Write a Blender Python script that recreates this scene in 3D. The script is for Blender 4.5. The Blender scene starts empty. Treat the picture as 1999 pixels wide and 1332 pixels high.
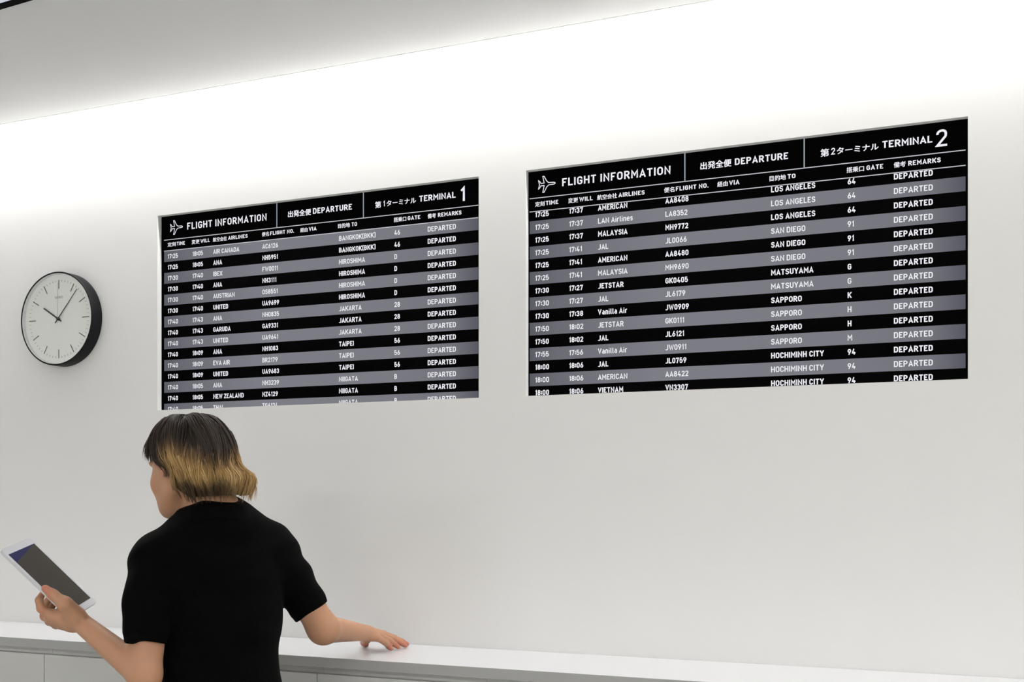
import bpy, math, random
import numpy as np
from mathutils import Vector, Matrix
random.seed(7); RNG = np.random.default_rng(7)
sc = bpy.context.scene
COL = sc.collection

# ------------------------------------------------------------------ camera
F_PX, CX, HY = 2213.0, 999.5, 975.0          # focal length, centre column and horizon row of the 1999x1332 photograph
TH = math.radians(23.07)                      # angle between the lens axis and the wall's normal
D = 2.789                                     # lens to wall
ZC = 1.42                                     # lens height
CAM = np.array([0.0, -D, ZC])
RIGHT = np.array([math.cos(TH), math.sin(TH), 0.0])
FWD = np.array([-math.sin(TH), math.cos(TH), 0.0])
UP = np.array([0.0, 0.0, 1.0])
cam = bpy.data.cameras.new('camera')
cam.lens = F_PX / 1999 * 36; cam.sensor_width = 36; cam.shift_y = (HY - 666) / 1999
cam.clip_start = 0.05
co = bpy.data.objects.new('camera', cam); COL.objects.link(co)
co.location = CAM; co.rotation_euler = (math.pi/2, 0, TH)
sc.camera = co

# ------------------------------------------------------------------ world, light, exposure
w = bpy.data.worlds.new('world'); sc.world = w; w.use_nodes = True
w.node_tree.nodes['Background'].inputs[0].default_value = (0.9, 0.95, 1, 1)
w.node_tree.nodes['Background'].inputs[1].default_value = 0.3
sc.view_settings.view_transform = 'Standard'; sc.view_settings.look = 'None'
sc.view_settings.gamma = 1; sc.view_settings.use_curve_mapping = False
sc.view_settings.exposure = 0.0
GAP = 0.09                                    # slot between ceiling edge and wall
COVE_W, PANEL_E = 67.0, 22.0
CEIL_Z = ZC + 0.4452 * (D - GAP)
XL, XR, YF = -5.2, 3.6, -6.2                  # the room

def area(name, loc, rot, sx, sy, power, col=(1, 1, 1), spread=180):
    l = bpy.data.lights.new(name, 'AREA'); l.shape = 'RECTANGLE'; l.size = sx; l.size_y = sy
    l.energy = power; l.color = col; l.spread = math.radians(spread)
    o = bpy.data.objects.new(name, l); COL.objects.link(o); o.location = loc; o.rotation_euler = rot
    return o
# the wall-washing lamp line hidden in the slot above the ceiling edge
area('cove_lamp_line', ((XL+XR)/2, -GAP*0.55, CEIL_Z+0.07), (0, 0, 0), XR-XL-0.1, 0.03, COVE_W, (1, 0.995, 0.985))

# ------------------------------------------------------------------ helpers
def S(r, g, b):
    def f(c):
        c /= 255
        return c/12.92 if c <= 0.04045 else ((c+0.055)/1.055)**2.4
    return (f(r), f(g), f(b), 1)

def mat(name, col, rough=0.5, spec=0.5, emit=None, es=1.0, bump=0, bscale=200, var=0, vscale=3, sss=0, metal=0, attr=None, coat=0, trans=0):
    m = bpy.data.materials.new(name); m.use_nodes = True
    nt = m.node_tree; b = nt.nodes['Principled BSDF']
    b.inputs['Base Color'].default_value = col; b.inputs['Roughness'].default_value = rough
    b.inputs['Specular IOR Level'].default_value = spec; b.inputs['Metallic'].default_value = metal
    b.inputs['Coat Weight'].default_value = coat; b.inputs['Transmission Weight'].default_value = trans
    tc = nt.nodes.new('ShaderNodeTexCoord')
    src = None
    if attr:
        a = nt.nodes.new('ShaderNodeAttribute'); a.attribute_name = attr; src = a.outputs['Color']
        nt.links.new(src, b.inputs['Base Color'])
    if var:
        n = nt.nodes.new('ShaderNodeTexNoise'); n.inputs['Scale'].default_value = vscale; n.inputs['Detail'].default_value = 5
        nt.links.new(tc.outputs['Object'], n.inputs['Vector'])
        mr = nt.nodes.new('ShaderNodeMapRange'); mr.inputs['To Min'].default_value = 1-var; mr.inputs['To Max'].default_value = 1+var
        nt.links.new(n.outputs['Fac'], mr.inputs['Value'])
        mx = nt.nodes.new('ShaderNodeVectorMath'); mx.operation = 'MULTIPLY'
        if src: nt.links.new(src, mx.inputs[0])
        else: mx.inputs[0].default_value = col[:3]
        nt.links.new(mr.outputs[0], mx.inputs[1]); nt.links.new(mx.outputs[0], b.inputs['Base Color'])
    if bump:
        n = nt.nodes.new('ShaderNodeTexNoise'); n.inputs['Scale'].default_value = bscale; n.inputs['Detail'].default_value = 3
        nt.links.new(tc.outputs['Object'], n.inputs['Vector'])
        bp = nt.nodes.new('ShaderNodeBump'); bp.inputs['Strength'].default_value = bump; bp.inputs['Distance'].default_value = 0.001
        nt.links.new(n.outputs['Fac'], bp.inputs['Height']); nt.links.new(bp.outputs[0], b.inputs['Normal'])
    if sss:
        b.inputs['Subsurface Weight'].default_value = sss; b.inputs['Subsurface Radius'].default_value = (1, .35, .2)
        b.inputs['Subsurface Scale'].default_value = 0.006
    if emit:
        b.inputs['Emission Color'].default_value = emit; b.inputs['Emission Strength'].default_value = es
    return m

def tag(o, label=None, cat=None, group=None, kind=None):
    if label: o['label'] = label
    if cat: o['category'] = cat
    if group: o['group'] = group
    if kind: o['kind'] = kind
    return o

def empty(name, loc, label, cat, group=None):
    o = bpy.data.objects.new(name, None); COL.objects.link(o); o.location = loc
    return tag(o, label, cat, group)

def link(name, me, m, parent=None, smooth=False):
    if m: me.materials.append(m)
    if smooth: me.polygons.foreach_set('use_smooth', [True]*len(me.polygons))
    o = bpy.data.objects.new(name, me); COL.objects.link(o)
    if parent is not None:
        o.parent = parent
        root = parent; off = Vector(root.location)
        while root.parent: root = root.parent; off = off + Vector(root.location)
        o.location = -off                      # vertices are given in world metres
        # keep the origin at the piece: shift the data, not the place
        vs = np.empty(len(me.vertices)*3); me.vertices.foreach_get('co', vs); vs = vs.reshape(-1, 3)
        c = (vs.min(0)+vs.max(0))/2
        me.vertices.foreach_set('co', (vs-c).ravel()); o.location = Vector(c)-off
    return o

class MB:
    def __init__(s): s.v = []; s.f = []
    def add(s, vs, fs):
        n = len(s.v); s.v += [tuple(map(float, p)) for p in vs]; s.f += [tuple(i+n for i in f) for f in fs]; return s
    def box(s, x0, x1, y0, y1, z0, z1):
        return s.add([(x0,y0,z0),(x1,y0,z0),(x1,y1,z0),(x0,y1,z0),(x0,y0,z1),(x1,y0,z1),(x1,y1,z1),(x0,y1,z1)],
                     [(0,3,2,1),(4,5,6,7),(0,1,5,4),(1,2,6,5),(2,3,7,6),(3,0,4,7)])
    def prism(s, pts, dirv):                    # convex or simple polygon extruded by dirv
        n = len(pts); d = np.array(dirv)
        vs = [np.array(p) for p in pts]+[np.array(p)+d for p in pts]
        return s.add(vs, [tuple(range(n))[::-1], tuple(range(n, 2*n))]+[(i, (i+1) % n, (i+1) % n+n, i+n) for i in range(n)])
    def build(s, name, m, parent=None, smooth=False, bevel=0):
        me = bpy.data.meshes.new(name); me.from_pydata(s.v, [], s.f); me.update()
        o = link(name, me, m, parent, smooth)
        if bevel:
            b = o.modifiers.new('bevel', 'BEVEL'); b.width = bevel; b.segments = 2; b.limit_method = 'ANGLE'
        return o

def q(px, py, Z):                               # a point by its row, column and distance along the lens axis
    return CAM + RIGHT*((px-CX)/F_PX*Z) + FWD*Z + UP*((HY-py)/F_PX*Z)
def dirv(x, u, wd): return RIGHT*x + UP*u + FWD*wd
def sx(px, dist=D): return dist*math.tan(math.atan((px-CX)/F_PX)-TH)      # column -> position along a plane parallel to the wall

# ------------------------------------------------------------------ materials
M_wall = mat('wall_paint', (0.84, 0.835, 0.826, 1), 0.75, 0.2, bump=0.04, bscale=350, var=0.006, vscale=1.2)
M_ceil = mat('ceiling_paint', (0.76, 0.76, 0.75, 1), 0.8, 0.2, bump=0.04, bscale=300)
M_floor = mat('floor_resin', (0.42, 0.42, 0.40, 1), 0.35, 0.4, var=0.05, vscale=2)
M_trim = mat('trim_paint', (0.88, 0.88, 0.87, 1), 0.6, 0.2)
M_top = mat('worktop_laminate', (0.64, 0.64, 0.65, 1), 0.28, 0.4, var=0.006)
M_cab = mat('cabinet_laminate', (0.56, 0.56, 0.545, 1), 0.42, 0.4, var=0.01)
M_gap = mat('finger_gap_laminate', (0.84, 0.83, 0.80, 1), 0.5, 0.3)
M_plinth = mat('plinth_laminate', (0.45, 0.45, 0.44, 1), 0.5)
M_black = mat('screen_black', (0.0008, 0.0008, 0.001, 1), 0.6, 0.02)
M_white = mat('screen_white', (0, 0, 0, 1), 0.6, 0, emit=S(240, 240, 246), es=1.0)
M_line = mat('screen_line', (0, 0, 0, 1), 0.6, 0, emit=S(196, 198, 204), es=1.0)
M_div = mat('screen_divider', (0, 0, 0, 1), 0.6, 0, emit=S(150, 160, 166), es=1.0)
M_rowb = mat('screen_row_black', (0.0008, 0.0008, 0.001, 1), 0.6, 0.02)
def row_material():
    m = mat('screen_row_grey', (0, 0, 0, 1), 0.6, 0.0, emit=S(124, 123, 134), es=1.0)
    nt = m.node_tree; b = nt.nodes['Principled BSDF']
    tc = nt.nodes.new('ShaderNodeTexCoord'); sp = nt.nodes.new('ShaderNodeSeparateXYZ')
    nt.links.new(tc.outputs['Generated'], sp.inputs[0])
    cr = nt.nodes.new('ShaderNodeValToRGB'); e = cr.color_ramp.elements
    e[0].position = 0; e[0].color = S(92, 92, 101); e[1].position = 1; e[1].color = S(88, 88, 98)  # rows dim toward both ends: viewing-angle falloff painted into the emission
    for p, c in ((0.07, S(107,107,116)), (0.32, S(125,125,133)), (0.75, S(122,122,130)), (0.93, S(115,115,123))):
        n = e.new(p); n.color = c
    nt.links.new(sp.outputs[0], cr.inputs[0]); nt.links.new(cr.outputs[0], b.inputs['Emission Color'])
    return m
M_rowg = row_material()

# ------------------------------------------------------------------ openings in the wall
REC = 0.018                                     # how deep the screens sit
TOPZ = ZC + (975-421)/380*0.6
BOTZ = TOPZ - 0.6
holes = [(sx(307.5), sx(934.5), BOTZ, TOPZ), (sx(1026.5), sx(1889.5), BOTZ, TOPZ)]
WT = 0.08
def build_wall():
    mb = MB()
    xs = [XL] + [v for h in holes for v in h[:2]] + [XR]
    zt = CEIL_Z + 0.25
    for i in range(len(xs)-1):
        x0, x1 = xs[i], xs[i+1]
        bands = [(0, BOTZ), (TOPZ, zt)] if i in (1, 3) else [(0, zt)]
        for z0, z1 in bands:
            zs = [0, BOTZ, TOPZ, zt]
            zs = [z for z in zs if z0 <= z <= z1]
            for k in range(len(zs)-1):
                mb.add([(x0,0,zs[k]),(x1,0,zs[k]),(x1,0,zs[k+1]),(x0,0,zs[k+1])], [(0,1,2,3)])
    for x0, x1, z0, z1 in holes:
        y = REC
        mb.add([(x0,0,z0),(x0,y,z0),(x0,y,z1),(x0,0,z1)], [(0,1,2,3)])
        mb.add([(x1,0,z0),(x1,y,z0),(x1,y,z1),(x1,0,z1)], [(3,2,1,0)])
        mb.add([(x0,0,z1),(x1,0,z1),(x1,y,z1),(x0,y,z1)], [(3,2,1,0)])
        mb.add([(x0,0,z0),(x1,0,z0),(x1,y,z0),(x0,y,z0)], [(0,1,2,3)])
    return tag(mb.build('wall_back', M_wall), kind='structure')
build_wall()
tag(MB().box(XL, XR, YF, 0.08, -0.1, 0).build('floor', M_floor), kind='structure')
tag(MB().box(XL-0.1, XL, YF, 0, 0, CEIL_Z+0.25).build('wall_left', M_wall), kind='structure')
tag(MB().box(XR, XR+0.1, YF, 0, 0, CEIL_Z+0.25).build('wall_right', M_wall), kind='structure')
tag(MB().box(XL, XR, YF-0.1, YF, 0, CEIL_Z+0.25).build('wall_front', M_wall), kind='structure')
cz = CEIL_Z
ceil = MB()
ceil.box(XL, XR, YF, -GAP, cz, cz+0.025)
ceil.box(XL, XR, -GAP-0.03, 0, cz+0.25, cz+0.27)
ceil.box(XL, XR, -GAP-0.02, -GAP, cz+0.025, cz+0.25)
tag(ceil.build('ceiling', M_ceil), kind='structure')
tag(MB().box(XL, XR, -GAP-0.0005, -GAP+0.003, cz-0.0008, cz+0.03).build('trim_1', M_trim), kind='structure')

# ------------------------------------------------------------------ ceiling lights, the seen one and added fill panels
M_diff = mat('fill_diffuser', (0.8, 0.8, 0.8, 1), 0.5, emit=(1, 0.99, 0.97, 1), es=PANEL_E)
M_diffb = mat('light_diffuser_cool', (0.25, 0.25, 0.25, 1), 0.6, 0.1, emit=(0.78, 0.85, 1, 1), es=0.62)
M_frame = mat('light_frame', (0.003, 0.003, 0.003, 1), 0.8, 0.03)
def ceiling_light(cx_, cy_, lx, ly, rot, label, dm, grp=None, fw=0.022):
    t = empty('ceiling_light', (cx_, cy_, cz), label, 'ceiling light', grp)
    R = Matrix.Rotation(rot, 3, 'Z')
    fr = MB(); hx, hy = lx/2, ly/2
    for x0, x1, y0, y1 in ((-hx, hx, -hy, -hy+fw), (-hx, hx, hy-fw, hy), (-hx, -hx+fw, -hy+fw, hy-fw), (hx-fw, hx, -hy+fw, hy-fw)):
        b = MB().box(x0, x1, y0, y1, -0.006, -0.0005)
        fr.add([R @ Vector(p) + Vector((cx_, cy_, cz)) for p in b.v], b.f)
    fr.build('frame', M_frame, t)
    b = MB().box(-hx+fw, hx-fw, -hy+fw, hy-fw, -0.004, -0.001)
    MB().add([R @ Vector(p) + Vector((cx_, cy_, cz)) for p in b.v], b.f).build('diffuser', dm, t)
def on_ceiling(px, py):
    Z = (cz-ZC)*F_PX/(HY-py); return q(px, py, Z)
a_, b_ = on_ceiling(0, 14.5), on_ceiling(49, 0.0)
dv = (b_-a_); ang = math.atan2(dv[1], dv[0]); dn = dv/np.linalg.norm(dv)
nrm = np.array([dn[1], -dn[0], 0])
c_ = a_ + dn*(-0.25) + nrm*0.15
ceiling_light(c_[0], c_[1], 1.5, 0.30, ang, 'black framed ceiling panel light at the top left corner of the photo', M_diffb)
for x_, y_, w_ in ((-3.4, -4.6, 'leftmost'), (-1.2, -4.6, 'second from the left'), (1.0, -4.6, 'third from the left'), (2.3, -2.9, 'rightmost')):  # unseen panels added to fill the room with light
    ceiling_light(x_, y_, 1.2, 0.6, 0, 'white ceiling panel added out of the frame as fill light, '+w_+' of four', M_diff, 'added fill panels behind the viewer', fw=0.012)

# ------------------------------------------------------------------ stroke lettering
def rr(*p, r=0, closed=False): return (p, r, closed)
G = {}
def g(ch, wd, *strokes): G[ch] = (wd, strokes)
O_ = rr((0,0),(1,0),(1,1),(0,1), r=.5, closed=True)
g('A', .68, rr((0,0),(.5,1),(1,0)), rr((.14,.24),(.86,.24)))
g('B', .60, rr((.6,.52),(0,.52),(0,0),(1,0),(1,.52),(.4,.52), r=(0,0,0,.26,.26,0)), rr((0,.5),(0,1),(.93,1),(.93,.53),(.5,.53), r=(0,0,.22,.22,0)))
g('C', .60, rr((1,.72),(1,1),(0,1),(0,0),(1,0),(1,.28), r=.5))
g('D', .62, rr((0,0),(0,1),(1,1),(1,0), r=(0,0,.5,.5), closed=True))
g('E', .54, rr((1,0),(0,0),(0,1),(1,1)), rr((0,.52),(.88,.52)))
g('F', .54, rr((0,0),(0,1),(1,1)), rr((0,.5),(.88,.5)))
g('G', .62, rr((1,.74),(1,1),(0,1),(0,0),(1,0),(1,.46),(.5,.46), r=(0,.5,.5,.5,.5,0,0)))
g('H', .64, rr((0,0),(0,1)), rr((1,0),(1,1)), rr((0,.5),(1,.5)))
g('I', .18, rr((.5,0),(.5,1)))
g('J', .52, rr((0,.05),(0,0),(1,0),(1,1), r=(0,.1,.4,0)))
g('K', .64, rr((0,0),(0,1)), rr((1,1),(0,.36)), rr((.36,.58),(1,0)))
g('L', .52, rr((0,1),(0,0),(1,0)))
g('M', .76, rr((0,0),(0,1),(.5,.36),(1,1),(1,0)))
g('N', .66, rr((0,0),(0,1),(1,0),(1,1)))
g('O', .63, O_)
g('P', .60, rr((0,0),(0,1),(1,1),(1,.44),(0,.44), r=(0,0,.3,.3,0)))
g('R', .62, rr((0,0),(0,1),(.97,1),(.97,.47),(0,.47), r=(0,0,.28,.28,0)), rr((.5,.47),(1,0)))
g('S', .60, rr((.98,.78),(.98,1),(.02,1),(.02,.53),(1,.53),(1,0),(0,0),(0,.24), r=(0,.28,.26,.26,.26,.26,.28,0)))
g('T', .58, rr((0,1),(1,1)), rr((.5,0),(.5,1)))
g('U', .63, rr((0,1),(0,0),(1,0),(1,1), r=(0,.5,.5,0)))
g('V', .66, rr((0,1),(.5,0),(1,1)))
g('W', .92, rr((0,1),(.26,0),(.5,.9),(.74,0),(1,1)))
g('X', .66, rr((0,0),(1,1)), rr((0,1),(1,0)))
g('Y', .64, rr((0,1),(.5,.44),(1,1)), rr((.5,.44),(.5,0)))
g('Z', .58, rr((0,1),(1,1),(0,0),(1,0)))
g('0', .58, O_)
g('1', .36, rr((0,.76),(.85,1),(.85,0)))
g('2', .57, rr((0,.74),(0,1),(.98,1),(.98,.62),(0,0),(1,0), r=(0,.32,.32,.16,0,0)))
g('3', .58, rr((0,.8),(0,1),(.95,1),(.95,.54),(.35,.54), r=(0,.3,.25,.25,0)), rr((.4,.54),(1,.54),(1,0),(0,0),(0,.22), r=(0,.25,.28,.3,0)))
g('4', .60, rr((.5,1),(0,.24),(1,.24)), rr((.72,.5),(.72,0)))
g('5', .57, rr((.92,1),(.06,1),(0,.48),(.25,.6),(1,.6),(1,0),(0,0),(0,.2), r=(0,0,0,0,.3,.3,.3,0)))
g('6', .58, rr((0,0),(1,0),(1,.58),(0,.58), r=.29, closed=True), rr((0,.3),(.62,1), r=0))
g('7', .55, rr((0,.8),(0,1),(1,1),(.36,0)))
g('8', .58, rr((0,0),(1,0),(1,.52),(0,.52), r=.26, closed=True), rr((.06,.52),(.94,.52),(.94,1),(.06,1), r=.24, closed=True))
g('9', .58, rr((0,.42),(1,.42),(1,1),(0,1), r=.29, closed=True), rr((1,.7),(.38,0), r=0))
g(':', .18, rr((.5,.16),(.5,.30)), rr((.5,.62),(.5,.76)))
g('.', .18, rr((.5,0),(.5,.02)))
g('(', .30, rr((1,1.08),(0,1.08),(0,-.08),(1,-.08), r=(0,.3,.3,0)))
g(')', .30, rr((0,1.08),(1,1.08),(1,-.08),(0,-.08), r=(0,.3,.3,0)))
g('a', .50, rr((.1,.74),(1,.74),(1,0), r=(0,.22,0)), rr((1,.42),(0,.42),(0,0),(1,0), r=(0,.2,.2,0)))
g('e', .54, rr((0,.38),(1,.38),(1,.74),(0,.74),(0,0),(.95,0),(.95,.1), r=(0,0,.3,.3,.3,.2,0)))
g('i', .18, rr((.5,0),(.5,.74)), rr((.5,.96),(.5,1)))
g('l', .26, rr((0.2,1),(0.2,0),(1,0), r=(0,.2,0)))
g('n', .52, rr((0,0),(0,.74)), rr((0,.55),(0,.74),(1,.74),(1,0), r=(0,.1,.3,0)))
g('r', .38, rr((0,0),(0,.74)), rr((0,.55),(0,.74),(1,.74), r=(0,.2,0)))
g('s', .48, rr((.95,.6),(.95,.74),(.05,.74),(.05,.38),(1,.38),(1,0),(0,0),(0,.12), r=(0,.16,.18,.18,.18,.18,.16,0)))

def fillet(pts, rad, closed):
    n = len(pts); out = []
    if not isinstance(rad, (tuple, list)): rad = [rad]*n
    for i, p in enumerate(pts):
        p = np.array(p)
        if (not closed and i in (0, n-1)) or rad[i] <= 0: out.append(p); continue
        a = np.array(pts[i-1]); b = np.array(pts[(i+1) % n])
        la, lb = np.linalg.norm(a-p), np.linalg.norm(b-p)
        da, db = (a-p)/la, (b-p)/lb
        cosang = float(np.clip(da@db, -1, 1)); half = math.acos(cosang)/2
        if half < 0.05 or half > math.pi/2-0.03: out.append(p); continue
        tl = min(rad[i]/math.tan(half), la*0.5 if (closed or i-1 > 0) else la*.98, lb*0.5 if (closed or i+1 < n-1) else lb*.98)
        r = tl*math.tan(half)
        c = p + (da+db)/np.linalg.norm(da+db)*(r/math.sin(half))
        s0, s1 = p+da*tl-c, p+db*tl-c
        a0 = math.atan2(s0[1], s0[0]); a1 = math.atan2(s1[1], s1[0])
        dd = (a1-a0+math.pi) % (2*math.pi)-math.pi
        for k in range(6):
            aa = a0+dd*k/5; out.append(c+r*np.array([math.cos(aa), math.sin(aa)]))
    res = []
    for p in out:
        if not res or np.linalg.norm(np.array(p)-res[-1]) > 1e-4: res.append(np.array(p, float))
    if closed and len(res) > 2 and np.linalg.norm(res[0]-res[-1]) < 1e-4: res.pop()
    return res

def stroke_quads(pts, closed, wd):
    n = len(pts); L, Rr = [], []
    for i in range(n):
        p = pts[i]
        if closed: a, b = pts[i-1], pts[(i+1) % n]
        else: a, b = pts[max(i-1, 0)], pts[min(i+1, n-1)]
        d0 = p-a; d1 = b-p
        if np.linalg.norm(d0) < 1e-9: d0 = d1
        if np.linalg.norm(d1) < 1e-9: d1 = d0
        d0 = d0/np.linalg.norm(d0); d1 = d1/np.linalg.norm(d1)
        n0 = np.array([-d0[1], d0[0]]); n1 = np.array([-d1[1], d1[0]])
        m = n0+n1; l = np.linalg.norm(m)
        m = n0 if l < 1e-6 else m/l
        k = min(1/max(m@n0, 1e-3), 2.2)*wd/2
        L.append(p+m*k); Rr.append(p-m*k)
    qs = []
    for i in range(n if closed else n-1):
        j = (i+1) % n; qs.append((L[i], Rr[i], Rr[j], L[j]))
    return qs

def glyph_quads(ch, wgt):
    W, strokes = G[ch]; out = []
    for pts, rad, closed in strokes:
        P = [(wgt/2 + x*(W-wgt) if W > .2 else W/2, wgt/2+y*(1-wgt)) for x, y in pts]
        P = fillet(P, [min(r_, (W-wgt)/2) if r_ >= .5 else r_*0.9 for r_ in (rad if isinstance(rad, (tuple, list)) else [rad]*len(pts))], closed)
        P = [np.array(p) for p in P]
        if not closed:
            for e, nb in ((0, 1), (-1, -2)):
                u = pts[e]; dvec = P[e]-P[nb]; l = np.linalg.norm(dvec)
                if l > 1e-6 and (u[1] in (0, 1) and abs(dvec[1]) > 0.3*l or u[0] in (0, 1) and abs(dvec[0]) > 0.9*l or ch in ':.'):
                    P[e] = P[e]+dvec/l*wgt/2*(1/max(abs(dvec[1])/l, .6) if abs(dvec[1]) > .3*l else 1)
        out += stroke_quads(P, closed, wgt)
    return W, out

def text_width(s, gap):
    w_ = 0
    for ch in s: w_ += (0.17 if ch == ' ' else G[ch][0]) + gap
    return w_-gap

KANJI = {}
def cjk_mesh(s, bold):
    key = (s, bold)
    if key not in KANJI:
        c = bpy.data.curves.new('t', 'FONT'); c.body = s; c.resolution_u = 2
        o = bpy.data.objects.new('t', c); COL.objects.link(o); bpy.context.view_layer.update()
        me = o.evaluated_get(bpy.context.evaluated_depsgraph_get()).to_mesh()
        KANJI[key] = ([tuple(v.co) for v in me.vertices], [tuple(p.vertices) for p in me.polygons])
        o.to_mesh_clear() if False else None
        bpy.data.objects.remove(o)
    return KANJI[key]

# place lettering on a plane y = const; x, z in metres; fit between x0 and x1 when x1 is given
def latin(mb, s, x0, z0, cap, y, wgt=.16, gap=.10, x1=None, cond=1.0):
    if x1 is not None: cond = (x1-x0)/(text_width(s, gap)*cap)
    x = x0
    for ch in s:
        if ch == ' ': x += (0.17+gap)*cap*cond; continue
        W, qs = glyph_quads(ch, wgt)
        for qd in qs:
            vs = [(x+p[0]*cap*cond, y, z0+p[1]*cap) for p in qd]
            ar = (vs[1][0]-vs[0][0])*(vs[2][2]-vs[0][2])-(vs[2][0]-vs[0][0])*(vs[1][2]-vs[0][2])
            mb.add(vs, [(0, 1, 2, 3) if ar > 0 else (3, 2, 1, 0)])
        x += (W+gap)*cap*cond
    return x
def cjk(mb, s, x0, x1, z0, z1, y, bold=0.030):
    vs, fs = cjk_mesh(s, bold)
    a = np.array(vs); mn, mx_ = a.min(0), a.max(0)
    n = (a-mn)/np.maximum(mx_-mn, 1e-6)
    for k, (dx, dz) in enumerate(((0, 0), (bold, 0), (-bold, 0), (0, bold*.6), (0, -bold*.6))):
        mb.add([(x0+p[0]*(x1-x0)+dx*(z1-z0), y-k*2e-6, z0+p[1]*(z1-z0)+dz*(z1-z0)) for p in n], fs)

# ------------------------------------------------------------------ flight boards
K = (D+REC)/D
def vz(v): return ZC + ((TOPZ-0.6*v)-ZC)*K       # fraction of the opening's height -> z on the screen
def px2(p): return sx(p, D+REC)
YS = REC                                         # plane of the screens
B1 = [('17:25','18:05','AIR CANADA','AC6126','BANGKOK(BKK)','46'),('17:25','18:05','ANA','NH5951','BANGKOK(BKK)','46'),
 ('17:30','17:40','IBEX','FW0011','HIROSHIMA','D'),('17:30','17:40','ANA','NH3111','HIROSHIMA','D'),
 ('17:30','17:40','AUSTRIAN','OS8551','HIROSHIMA','D'),('17:30','17:40','UNITED','UA9699','HIROSHIMA','D'),
 ('17:40','17:43','ANA','NH0835','JAKARTA','28'),('17:40','17:43','GARUDA','GA9331','JAKARTA','28'),
 ('17:40','17:43','UNITED','UA9641','JAKARTA','28'),('17:40','18:09','ANA','NH1083','TAIPEI','56'),
 ('17:40','18:09','EVA AIR','BR2179','TAIPEI','56'),('17:40','18:09','UNITED','UA9683','TAIPEI','56'),
 ('17:40','18:05','ANA','NH3239','NIIGATA','B'),('17:40','18:05','NEW ZEALAND','NZ4129','NIIGATA','B'),
 ('17:40','18:05','THAI','TG6124','NIIGATA','B')]
B2 = [('17:25','17:37','AMERICAN','AA8408','LOS ANGELES','64'),('17:25','17:37','LAN Airlines','LA8352','LOS ANGELES','64'),
 ('17:25','17:37','MALAYSIA','MH9772','LOS ANGELES','64'),('17:25','17:41','JAL','JL0066','SAN DIEGO','91'),
 ('17:25','17:41','AMERICAN','AA8480','SAN DIEGO','91'),('17:25','17:41','MALAYSIA','MH9690','SAN DIEGO','91'),
 ('17:30','17:27','JETSTAR','GK0405','MATSUYAMA','G'),('17:30','17:27','JAL','JL6179','MATSUYAMA','G'),
 ('17:30','17:38','Vanilla Air','JW0909','SAPPORO','K'),('17:50','18:02','JETSTAR','GK0111','SAPPORO','H'),
 ('17:50','18:02','JAL','JL6121','SAPPORO','H'),('17:55','17:56','Vanilla Air','JW0911','SAPPORO','M'),
 ('18:00','18:06','JAL','JL0759','HOCHIMINH CITY','94'),('18:00','18:06','AMERICAN','AA8422','HOCHIMINH CITY','94'),
 ('18:00','18:06','VIETNAM','VN3307','HOCHIMINH CITY','94')]
HEADS = [('定刻','TIME'),('変更','WILL'),('航空会社','AIRLINES'),('便名','FLIGHT NO.'),('経由','VIA'),('目的地','TO'),('搭乗口','GATE'),('備考','REMARKS')]
CELLS = ['departure_time','revised_time','airline_name','flight_number','destination_name','gate_number','remark']
CFG = [dict(rows=B1, num='1', ex=(320.5, 933.5), line1=.130, line2=.186, pitch=.0559, first=.186, grey0=0,
            cols=(327.5,375.8,416.5,512.3,662,770,835), dep_end=890,
            heads=((327.5,343.5,345.5,361),(374.5,389.5,391.5,409.5),(416,443,445.5,483.5),(511.5,525,527.5,574),(586.5,600.5,603,618),(660,683,686.5,697),(769,793,796,820.5),(835,851,855,901)),
            title=(365.5,520.5), dep_k=(562.5,607), dep=(611,687), tk=(732.5,812), tt=(818.5,889.5), big=(898.5,908.5), icon=(333,356.5), divs=(540.5,709.5)),
       dict(rows=B2, num='2', ex=(1034, 1885), line1=.1275, line2=.186, pitch=.0562, first=.2277-.0562, grey0=1,
            cols=(1044.8,1111,1167.5,1299,1505.3,1654.7,1745), dep_end=1821,
            heads=((1045,1063,1065.5,1090),(1109.5,1128.5,1131,1157),(1166,1204.5,1207.5,1258.5),(1296.5,1316.5,1319.5,1383),(1400.5,1420.5,1423.5,1443.5),(1502.5,1534,1537.5,1553),(1653,1686.5,1691.5,1724),(1745,1768,1773,1836.5)),
            title=(1097.5,1309), dep_k=(1367.5,1427.5), dep=(1434.5,1538.5), tk=(1602,1715), tt=(1722.5,1820), big=(1827.5,1849), icon=(1051.5,1084), divs=(1337,1570))]
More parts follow.
